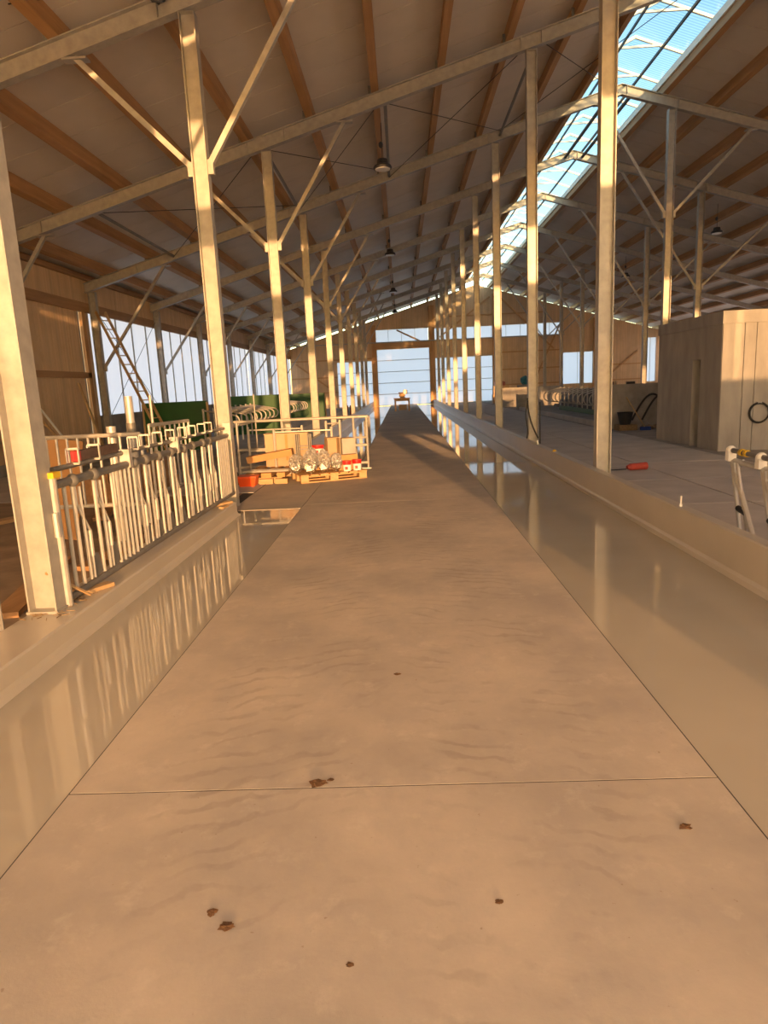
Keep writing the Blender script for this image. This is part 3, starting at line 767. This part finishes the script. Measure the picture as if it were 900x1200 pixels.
# gate leaning far left, dark red drums
for x, lab in ((-3.25, 'dark red drum beside the far kerb'), (-2.85, 'dark red drum nearest the kerb wall')):
    t = thing('drum', (x, 38.5, 0), lab, 'drum'); MB().lathe((x, 38.5, 0), [(.16, 0), (.17, .1), (.17, .5), (.15, .56)], 14).build('body', 'darkred', t)
    MB().lathe((x, 38.5, .56), [(.155, 0), (.155, .03), (.1, .04)], 14).build('lid', 'darkred', t)

# ------------------------------------------------------------------ crossing: rails, pallets and parcels
gt = thing('galvanised_gate', (-1.95, 13.2, 0), 'wide galvanised pipe gate behind the pallet and parcels', 'gate')
for z, x0, x1 in ((1.03, -3.35, -.68), (.47, -3.3, -.72), (.12, -3.3, -.72)): MB().tube([(x0, 13.2, z), (x1, 13.2, z)], .028, 9).build('rail', 'pipe', gt)
for x in (-3.3, -2.4, -.98, -.72): MB().tube([(x, 13.2, 0), (x, 13.2, 1.03)], .022, 8).build('upright', 'pipe', gt)
MB().tube([(-.72, 13.2, .62), (-.98, 13.2, .62)], .02, 8).build('latch', 'pipe', gt); bx('foot', (-.86, 13.14, 0), (-.66, 13.26, .02), 'pipe', gt)
def frame_gate(p0, p1, z0, z1, lab, mid=True):
    p0, p1 = V3(*p0, 0), V3(*p1, 0); t = thing('pipe_hurdle', (p0+p1)/2, lab, 'hurdle', 'pipe hurdles')
    U = lambda s, z: p0+(p1-p0)*s+V3(0, 0, z)
    for z in ((z0+.06, (z0+z1)/2, z1-.06) if mid else (z0+.06, z1-.06)): MB().tube([U(0, z), U(1, z)], .016, 7).build('rail', 'pipe', t)
    for s in (0, 1): MB().tube([U(s, z0), U(s, z1)], .026, 9).build('upright', 'pipe', t)
frame_gate((-3.02, 12.95), (-1.95, 12.85), 0, .93, 'tall pipe hurdle with thick ends behind the big carton')
frame_gate((-2.42, 12.45), (-1.34, 12.47), 0, .90, 'pipe hurdle standing across the wooden packing', False)
frame_gate((-1.47, 12.75), (-1.22, 12.9), 0, 1.0, 'narrow pipe hurdle behind the red bucket', False)
# wood packing under the cartons
pk = thing('packing_stack', (-2.35, 12.1, 0), 'low stack of timber packing carrying cartons and pipes', 'timber')
for i, (x0, x1, y0, y1, z0, z1, mt) in enumerate(((-2.62, -2.02, 11.62, 11.74, 0, .1, 'offcut'), (-2.6, -2.0, 12.45, 12.57, 0, .1, 'offcut'), (-2.66, -2.5, 11.6, 12.6, .1, .18, 'cardboard2'),
        (-2.38, -2.2, 11.6, 12.6, .1, .18, 'cardboard2'), (-2.1, -1.96, 11.62, 12.6, .1, .18, 'cardboard2'), (-2.56, -2.32, 11.5, 11.6, 0, .09, 'offcut'), (-2.28, -2.06, 11.49, 11.6, 0, .085, 'offcut'))):
    bx('packing_block', (x0-(.16 if y0 > 11.55 else .0), y0, z0), (x1-(.16 if y0 > 11.55 else .0), y1+(.22 if y1 > 12.5 else 0), z1), mt, pk)
for i, z in enumerate((.202, .202, .202)):
    tag(MB().tube([(-2.9+.05*i, 11.74+.09*i, z), (-2.06, 11.72+.09*i, z)], .021, 9).build('steel_pipe', 'pipe'), '%s galvanised pipe laid over the timber packing' % ('front', 'middle', 'back')[i], 'pipe', 'loose pipes')
bd = thing('carton', (-2.48, 12.15, .3), 'long orange carton lying tilted on the pipes', 'box')
mb = MB(); mb.box((-.42, -.15, -.06), (.42, .15, .06), Matrix.Translation((-2.47, 12.2, .43)) @ Matrix.Rotation(-.14, 4, 'Y') @ Matrix.Rotation(.06, 4, 'Z')); mb.build('body', 'cardboard2', bd)
bc = thing('carton', (-2.2, 12.7, .18), 'big pale carton standing behind the tilted one', 'box')
bx('body', (-2.62, 12.52, .19), (-1.80, 12.80, .80), 'cardboard', bc)
bx('flap', (-2.63, 12.50, .795), (-1.79, 12.82, .812), 'cardboard', bc); bx('tape', (-2.235, 12.512, .30), (-2.185, 12.519, .795), 'cardboard2', bc)
hs = thing('steel_stand', (-1.86, 12.3, .0), 'grey stand of paired flat bars beside the big carton', 'stand')
for x in (-2.01, -1.98, -1.95, -1.78, -1.75, -1.72): bx('flat_bar', (x-.009, 12.34, 0), (x+.009, 12.42, .79), 'galv_dark', hs)
for z in (.5, .56): bx('cross_bar', (-1.94, 12.35, z), (-1.79, 12.39, z+.02), 'galv_dark', hs)
# main pallet
PA = .37; PO = (-1.80, 11.37, 0); PM = rotz(PO, PA)
pl = thing('pallet', (-1.4, 11.9, 0), 'wooden pallet loaded with wrapped bowls, cartons and buckets', 'pallet')
for u in (0, .53, 1.06):
    for v in (0, .35, .7): MB().box((u, v, .022), (u+.14, v+.1, .1), PM).build('block', 'offcut', pl)
for v in (0, .35, .7): MB().box((0, v, 0), (1.2, v+.1, .021), PM).build('skid', 'timber_x', pl); MB().box((0, v, .101), (1.2, v+.1, .121), PM).build('stringer', 'timber_x', pl)
for i in range(5):
    v = i*.17; 
for i in range(7): MB().box((i*.178, 0, .122), (i*.178+.14, .8, .142), PM).build('deck_board', 'timber_x', pl)
PZ = .1425
def on(u, v, z=0): return PM @ V3(u, v, PZ+z)
for i, (u, v, r, hgt, lab) in enumerate(((-.01, .30, .13, .32, 'film-wrapped steel bowl at the pallet end next to the pipes'), (.21, .14, .145, .36, 'largest film-wrapped steel bowl with a white slip, pallet front'),
        (.47, .16, .125, .36, 'film-wrapped steel bowl with pointed top, beside the largest one'), (.70, .17, .11, .30, 'film-wrapped steel bowl next to the orange carton'), (.33, .43, .125, .38, 'film-wrapped steel bowl in the second row on the pallet'))):
    c = on(u, v); t = thing('wrapped_bowl', c, lab, 'bowl', 'film-wrapped bowls')
    prof = [(.04, .0), (r*.55, .02), (r*.78, .10), (r*.8, .2), (r*.72, .2), (r*.68, .12), (r*.4, .05), (.02, .04)]
    bl = MB().lathe((0, 0, 0), prof, 18); M4 = Matrix.Translation(c+V3(0, 0, .12)) @ Matrix.Rotation(1.05, 4, 'X'); bl.v = [M4 @ (q-V3(0, 0, .1)) for q in bl.v]
    mn = min(q.z for q in bl.v)
    for q in bl.v: q.z += c.z+.006-mn
    bl.build('bowl', 'steel_bowl', t, smooth=True)
    fm = MB().blob(c+V3(0, 0, hgt*.5), r*.92, r*.92, hgt*.5, .4, i+1, 22, 14, 4.2); mn = min(q.z for q in fm.v)
    for q in fm.v: q.z += c.z+.002-mn
    fm.build('film', 'film', t)
    if i in (1, 2):
        q = c+V3(-.05, -r*1.12, .06); MB().add([q, q+V3(.11, .01, .02), q+V3(.02, .03, .13), q+V3(0, .004, 0), q+V3(.11, .014, .02), q+V3(.02, .034, .13)], [(0, 1, 2), (5, 4, 3), (0, 3, 4, 1), (1, 4, 5, 2), (2, 5, 3, 0)]).build('paper_slip', 'white', t)
def bucket(c, r, h, lab):
    t = thing('bucket', c, lab, 'bucket', 'red and white buckets'); c = V3(*c)
    MB().lathe(c, [(r*.86, 0), (r*.9, .01), (r*.96, h*.62)], 18).build('label_band', 'white', t, smooth=False)
    MB().lathe(c+V3(0, 0, h*.62), [(r*.965, 0), (r*1.0, h*.26), (r*1.06, h*.27), (r*1.06, h*.38), (r*.9, h*.385)], 18).build('lid', 'red', t)
    MB().box((c.x-.03, c.y-r*.97, c.z+h*.15), (c.x+.02, c.y-r*.86, c.z+h*.45)).build('red_mark', 'red', t)
c1 = on(.87, .10); c2 = on(1.06, .11)
bucket(c1, .078, .18, 'white bucket with red lid, between the orange carton and its twin'); bucket(c2, .082, .19, 'white bucket with red lid at the pallet corner')
t = thing('carton', on(.92, .3), 'small orange carton upright behind the two white buckets', 'box')
MB().box((.76, .24, PZ), (1.12, .40, PZ+.27), PM).build('body', 'cardboard2', t)
t = thing('carton', on(.62, .55), 'plain carton under the red bucket on the pallet', 'box')
MB().box((.34, .57, PZ), (.64, .78, PZ+.28), PM).build('body', 'cardboard2', t)
bucket(on(.50, .67, .2815), .11, .17, 'red-rimmed bucket on a carton behind the wrapped bowls')
def open_carton(u0, u1, v0, v1, h, lab, tilt):
    t = thing('carton', on((u0+u1)/2, (v0+v1)/2), lab, 'box'); w_ = .012
    for nm, lo, hi in (('side', (u0, v0, PZ), (u0+w_, v1, PZ+h)), ('side', (u1-w_, v0, PZ), (u1, v1, PZ+h)), ('back', (u0+w_, v1-w_, PZ), (u1-w_, v1, PZ+h)), ('base', (u0+w_, v0, PZ), (u1-w_, v1-w_, PZ+w_)), ('top', (u0, v0, PZ+h), (u1, v1, PZ+h+w_))):
        MB().box(lo, hi, PM).build(nm, 'cardboard', t)
open_carton(.66, .90, .56, .79, .56, 'open-fronted carton standing at the back of the pallet', 0)
t = thing('carton', on(1.02, .62), 'grey-beige closed carton standing beside the open-fronted one', 'box')
mb = MB(); mb.box((.915, .5, PZ), (1.17, .74, PZ+.54), PM); mb.build('body', 'house', t); MB().box((.913, .498, PZ+.535), (1.172, .742, PZ+.548), PM).build('flap', 'cardboard', t)
# orange tray and bottle by the column
t = thing('tool_tray', (-2.73, 11.42, 0), 'orange plastic tray on the floor beside the braced column', 'tray')
mb = MB(); mb.add([(-2.86, 11.30, .0), (-2.60, 11.30, .0), (-2.60, 11.54, .0), (-2.86, 11.54, .0), (-2.89, 11.27, .15), (-2.57, 11.27, .17), (-2.57, 11.57, .17), (-2.89, 11.57, .15)],
    [(0, 3, 2, 1), (0, 1, 5, 4), (1, 2, 6, 5), (2, 3, 7, 6), (3, 0, 4, 7), (4, 5, 6, 7)]); mb.build('tray', 'orange', t); bx('rim', (-2.90, 11.26, .15), (-2.56, 11.58, .175), 'orange', t)
t = thing('bottle', (-2.98, 11.58, 0), 'black bottle with a white cap behind the orange tray', 'bottle')
MB().lathe((-2.98, 11.58, 0), [(.05, 0), (.055, .14), (.05, .2), (.025, .23)], 12).build('body', 'rubber', t); MB().lathe((-2.98, 11.58, .23), [(.035, 0), (.04, .07), (.03, .08)], 12).build('cap', 'white', t)

# ------------------------------------------------------------------ far table with machine
t = thing('work_table', (0, 42.3, 0), 'small wooden table standing in the alley before the gable door', 'table')
bx('table_top', (-.50, 42.0, .73), (.52, 42.6, .80), 'timber_x', t); bx('apron', (-.45, 42.03, .62), (.47, 42.06, .73), 'timber_x', t)
for x in (-.47, .39):
    for yv in (42.02, 42.48): bx('leg', (x, yv, 0), (x+.1, yv+.1, .729), 'timber_z', t)
t = thing('table_machine', (.08, 42.25, .8), 'yellowish machine with dark handle on the wooden table', 'machine')
bx('base', (-.12, 42.15, .802), (.22, 42.4, .86), 'rubber', t); MB().blob((.02, 42.27, .97), .2, .14, .12, .15, 3).build('body', 'offcut', t, smooth=True)
MB().lathe((.22, 42.27, 1.02), [(.09, 0), (.14, .06), (.14, .24), (.08, .3)], 14).build('drum', 'white', t); bx('handle', (-.2, 42.2, 1.08), (.1, 42.32, 1.16), 'rust', t)
t = tag(bx('wooden_box', (-.22, 44.0, 0), (.3, 44.4, .32), 'offcut'), 'low wooden box behind the table legs', 'box'); bx('lid', (-.24, 43.98, .32), (.32, 44.42, .345), 'offcut', t)

# ------------------------------------------------------------------ concrete house
hx, hy0, hy1, hh = 6.28, 13.52, 16.75, 2.48
ho = thing('concrete_house', (8, 15.1, 0), 'flat-topped concrete house with a narrow doorway beside the slab walkway', 'building')
W = .24
bx('side_wall', (hx, hy0+.001, 0), (hx+W, 14.43, hh), 'house', ho); bx('side_wall', (hx, 14.82, 0), (hx+W, hy1, hh), 'house', ho); bx('side_wall', (hx, 14.43, 1.84), (hx+W, 14.82, hh), 'house', ho)
xs_ = [hx+W+.0, 6.74, 6.98, 7.9, 8.8, 9.7]
bx('front_panel', (hx, hy0-.0, 0), (hx+W, hy0, hh), 'house', ho) if False else None
xe = [hx, 6.70, 6.93, 7.85, 8.8, 9.7]
for a, b in zip(xe[:-1], xe[1:]): bx('front_panel', (a+.006, hy0-.03, 0), (b-.006, hy0, hh), 'house', ho)
bx('front_core', (hx+W, hy0+.001, 0), (9.7, hy0+W, hh), 'grout', ho)
bx('back_wall', (hx+W, hy1-W, 0), (9.7, hy1, hh), 'house', ho); bx('far_wall', (9.7-W, hy0+W, 0), (9.7, hy1-W, hh), 'house', ho)
bx('cornice', (hx-.02, hy0-.05, hh+.001), (9.72, hy1+.02, 2.72), 'house', ho)
t = thing('hose_ring', (7.02, 13.45, .4), 'dark hose coiled in a ring hanging on the house front', 'hose')
for k, r in enumerate((.2, .185)):
    MB().tube([V3(7.04+r*math.cos(a), 13.46-.012*k, .74+r*math.sin(a)) for a in [2*math.pi*i/24 for i in range(25)]], .013, 6).build('hose_turn', 'rubber', t)
bx('hook', (7.0, 13.44, .92), (7.08, 13.489, .955), 'pipe', t)
# low walls and cubicle beds beyond
lw = tag(bx('wall_low', (5.98, 20.4, 0), (10.2, 20.62, 1.32), 'low_concrete'), kind='structure')
tag(bx('cubicle_bed', (6.34, 22.3, 0), (10.2, 36.0, .14), 'low_concrete'), kind='structure')
tag(bx('kerb_step', (6.22, 20.63, 0), (6.335, 36.0, .17), 'slab'), kind='structure')
for i in range(13):
    hoop(23.6+.8*i, 6.95, 7.75, .74, .46, 'grey cubicle hoop over the concrete bed, %s beyond the low wall' % ORD[i+1], 'cubicle hoops on the concrete bed')
mp = thing('dark_fill_stack', (8.6, 29, .14), 'long dark layered fill added behind the hoops on the concrete bed', 'fill')  # dark body added behind the hoops to hide the sunlit wall beyond
for k in range(6):
    mb = MB(); n_ = 10; pf = [(7.9+.16*k*.6, .142+.15*k), (9.7-.1*k, .142+.15*k), (9.66-.1*k, .142+.15*k+.142), (7.95+.16*k*.6, .142+.15*k+.142)]
    y0_, y1_ = 22.7+.12*((k*7) % 5), 35.4-.25*((k*3) % 4)
    mb.add([(a, y0_, b) for a, b in pf]+[(a, y1_, b) for a, b in pf], [(3, 2, 1, 0), (4, 5, 6, 7), (0, 1, 5, 4), (1, 2, 6, 5), (2, 3, 7, 6), (3, 0, 4, 7)]); mb.build('mat', 'rubber', mp)
tag(bx('green_strip', (7.3, 23.2, .142), (7.34, 31.5, .34), 'green'), 'low green board strip along the concrete cubicle bed', 'board')
tag(bx('concrete_block', (6.22, 36.4, 0), (6.8, 36.9, .82), 'low_concrete'), 'upright concrete block at the end of the cubicle bed', 'block')
tag(bx('wall_low', (6.0, 41.0, 0), (9.9, 41.2, 1.14), 'house'), kind='structure')
t = thing('covered_machine', (8.4, 46, 0), 'machine under a teal cover near the gable wall', 'machine'); bx('plinth', (7.9, 45.7, 0), (8.9, 46.4, 1.25), 'low_concrete', t); MB().blob((8.4, 46, 1.53), .36, .3, .28, .3, 5).build('cover', 'teal', t)
for i, (x, z, nm, mt, lab) in enumerate(((7.1, 0, 'crate', 'offcut', 'wooden crate by the gable wall, bottom of the pair'), (7.15, .62, 'crate', 'offcut', 'wooden crate by the gable wall, top of the pair'))):
    t = thing('crate', (x, 49, z), lab, 'crate')
    for k in range(4): bx('slat', (x-.55, 48.6, z+.02+k*.15), (x+.55, 48.63, z+.13+k*.15), mt, t)
    bx('body', (x-.53, 48.64, z+.0), (x+.53, 49.4, z+.615), mt, t)
for x, mt, lab in ((6.85, 'red', 'red canister on the wooden crates'), (7.3, 'darkred', 'dark red canister on the wooden crates')):
    t = thing('canister', (x, 48.9, 1.236), lab, 'canister'); bx('body', (x-.16, 48.8, 1.2365), (x+.16, 49.05, 1.5), mt, t); bx('handle', (x-.08, 48.9, 1.5), (x+.08, 48.95, 1.55), mt, t)
# bucket, broom, hoses and rubble at the low wall
t = thing('black_tub', (6.52, 19.8, 0), 'black rubber tub on straw sacks by the low wall', 'tub'); MB().lathe((6.52, 19.85, .16), [(.15, 0), (.22, .34), (.24, .36), (.21, .345), (.14, .03)], 16).build('tub', 'rubber', t); bx('sack', (6.28, 19.6, 0), (6.8, 20.1, .158), 'straw', t)
t = thing('broom', (7.05, 19.5, 0), 'broom with a blue head leaning on the low wall', 'broom'); bx('head', (6.84, 19.42, 0), (7.12, 19.52, .1), 'blue', t); MB().tube([(6.96, 19.47, .1), (6.72, 20.37, .93)], .014, 7).build('handle', 'ladder', t)
for k, (x0, lab) in enumerate(((6.85, 'black hose bent against the low wall beside the broom'), (7.15, 'black hose bent against the low wall beside the house'))):
    tag(MB().tube([V3(x0+.75*s, 20.34-.1*(1-s), .25+.75*math.sin(s*1.9)) for s in [i/10 for i in range(11)]], .03, 8).build('hose', 'rubber', None), lab, 'hose')
for i in range(7):
    x, yv = 7.12+.17*(i % 4), 19.78+.27*(i//4); r = .075+.012*((i*3) % 3)
    mb = MB().blob((x, yv, r*.7), r, r*.9, r*.75, .4, i+20, 9, 6); mn = min(q.z for q in mb.v)
    for q in mb.v: q.z -= mn
    tag(mb.build('rubble_lump', 'earth'), 'brown rubble lump between the broom and the house', 'rubble', 'rubble lumps at the low wall')
for i, (x, w_, h_, mt) in enumerate(((6.2, .06, .1, 'white'), (6.32, .05, .09, 'rust'), (6.42, .05, .1, 'cardboard'), (6.75, .24, .07, 'rubber'))):
    tag(bx('small_tin', (x, 20.45, 1.321), (x+w_, 20.55, 1.321+h_), mt), ('white tin', 'brown tin', 'buff tin', 'long black case')[i]+' standing on top of the low wall', 'tin')

# ------------------------------------------------------------------ walkway: headlock panel, red float, cables, bits
pr_ = thing('headlock_panel', (3.32, 6.3, 0), 'loose galvanised headlock panel with white clamps standing on the slabs', 'fence')
TR = lambda u, z, dx=0: V3(3.32+dx, 6.84-u, z-.02*u)
MB().tube([TR(0, .80), TR(1.9, .80)], .026, 10).build('top_rail', 'galv_dark', pr_); MB().tube([TR(-.0, .69, .03), TR(1.9, .69, .03)], .03, 10).build('lower_rail', 'pipe', pr_)
for k in range(3):
    u = .0+.58*k
    MB().blob((3.32, 6.84-u, .795-.02*u), .05, .05, .05, .02, 1, 12, 8).build('clamp', 'white', pr_, smooth=True); MB().box((3.28, 6.84-u-.035, .69-.02*u), (3.36, 6.84-u+.035, .79-.02*u)).build('clamp_leg', 'white', pr_)
    MB().tube([TR(u+.0, .73), TR(u+.06, .62), TR(u+.26, .02+.005)], .02, 8).build('bar', 'pipe', pr_)
    MB().tube([TR(u+.09, .68), TR(u+.12, .58), TR(u+.50, .04)], .027, 8).build('bar', 'pipe', pr_)
    MB().tube([TR(u+.14, .68), TR(u+.40, .035)], .017, 7).build('bar', 'pipe', pr_)
    MB().tube([TR(u+.22, .72, .02), TR(u+.08, .6, .02)], .016, 7).build('arm', 'pipe', pr_)
    MB().tube([TR(u+.20, .24), TR(u+.36, .22)], .03, 8).build('rubber_stop', 'rubber', pr_)
for u in (.2, .29): MB().tube([TR(u, .80), TR(u+.045, .80)], .035, 10).build('tie', 'yellow', pr_)
t = thing('red_float', (3.85, 11.25, 0), 'red plastic float with a thin black rod on the slab walkway', 'float')
mb = MB(); P0 = V3(3.72, 11.18, .075); Dv = V3(.96, .25, 0).normalized()
mb.tube([P0, P0+Dv*.06], .03, 12, .055); mb.tube([P0+Dv*.06, P0+Dv*.30, P0+Dv*.36], .058, 12, .066)
mb.build('float', 'faded_red', t); MB().tube([P0+V3(-.01, 0, -.03), V3(2.98, 11.22, .02)], .01, 6).build('rod', 'rubber', t)
t = thing('cable', (2.9, 14.2, 0), 'black cables hanging beside a plain column', 'cable')
MB().tube([V3(2.62+.02*math.sin(i), 14.25, .36+.85*i/8) for i in range(9)], .014, 6).build('strand', 'rubber', t)
MB().tube([V3(2.64+.22*(1-s)**2, 14.24, .36+.8*s) for s in [i/10 for i in range(11)]], .017, 6).build('strand', 'rubber', t)
MB().tube([V3(2.90, 14.26, .02+1.1*i/6) for i in range(7)], .014, 6).build('strand', 'rubber', t)
bits = ((2.60, 6.27, .351, .03, .10, 'white', 'pale bolt standing on the kerb near the headlock panel', 'bolt'), (2.70, 8.1, .0, .1, .05, 'rubber', 'small black fitting on the slabs behind the kerb', 'fitting'),
        (2.605, 11.6, .351, .09, .03, 'yellow', 'small flat yellow marker lying on the kerb top', 'marker'), (2.6, 13.0, .351, .04, .08, 'white', 'chalky lump on the kerb before the cables', 'lump'))
for x, yv, z, w_, h_, mt, lab, nm in bits:
    mb = MB(); mb.lathe((x, yv, z), [(w_*.5, 0), (w_*.5, h_*.2), (w_*.28, h_*.25), (w_*.28, h_)], 10); tag(mb.build('kerb_'+nm, mt), lab, nm)
for i, (x, yv, s, lab) in enumerate(((-.41, 2.47, .036, 'large brown clod on the alley joint'), (-.09, 3.51, .018, 'small dark clod in the middle of the alley'), (-.60, 1.74, .024, 'pair-like brown clod between the joint and the trough'),
        (.95, 2.15, .02, 'round brown clod near the long trough edge'), (.24, 1.82, .013, 'tiny dark clod on the bare alley'), (-.21, 1.6, .011, 'tiniest dark clod, alone on the alley'), (-.66, 1.80, .017, 'crumb of brown soil beside the pair-like clod'), (-.36, 2.5, .014, 'crumb beside the large clod on the joint'))):
    mb = MB().blob((x, yv, s*.2), s*.95, s*.75, s*.13, .8, i+40, 12, 7, 3.5); mn = min(q.z for q in mb.v)
    for q in mb.v: q.z -= mn-.0005
    tag(mb.build('soil_clod', 'clod'), lab, 'clod', 'soil clods on the alley')

# ------------------------------------------------------------------ lamps and roof fittings
def lamp(x, yv, z, lab):
    t = thing('high_bay_lamp', (x, yv, z), lab, 'lamp', 'round high bay lamps')
    MB().lathe((x, yv, z), [(.2, 0), (.21, .03), (.19, .07), (.13, .10), (.11, .2), (.03, .22)], 20).build('housing', 'dark_metal', t, smooth=False)
    MB().lathe((x, yv, z-.012), [(.165, 0), (.17, .011)], 20).build('diffuser', 'lens', t)
    top = zb(x)+RD
    MB().tube([(x, yv, z+.21), (x, yv, top)], .008, 6).build('suspension', 'dark_metal', t)
    MB().blob((x-.02, yv, min(top-.05, z+.5)), .05, .05, .07, .1, 2, 8, 6).build('junction_box', 'dark_metal', t)
for i, yv in enumerate((16, 26, 36, 46)):
    lamp(-.22, yv, 6.35, 'black round lamp hanging above the alley, %s from the gable doors' % ORD[4-i])
lamp(11.7, 26, 6.5, 'black round lamp hanging on the concrete house side of the roof')
lamp(11.7, 36, 6.5, 'black round lamp beyond the other one on the house side')
t = thing('cable_clamp', (-2.85, 9.3, 6.4), 'dark cable clamp on the rafter by the braced column head', 'fitting')
MB().blob((-2.85, YF(1)-.1, zb(-2.85)+.28), .12, .06, .13, .5, 3, 12, 8).build('clamp', 'dark_metal', t); MB().tube([(-2.85, YF(1)-.12, zb(-2.85)+.38), (-4.5, YF(1)-.6, zb(-4.5)+RD+.2)], .008, 6).build('wire', 'dark_metal', t)

# drop helper properties
for o in bpy.data.objects:
    if '_w' in o: del o['_w']
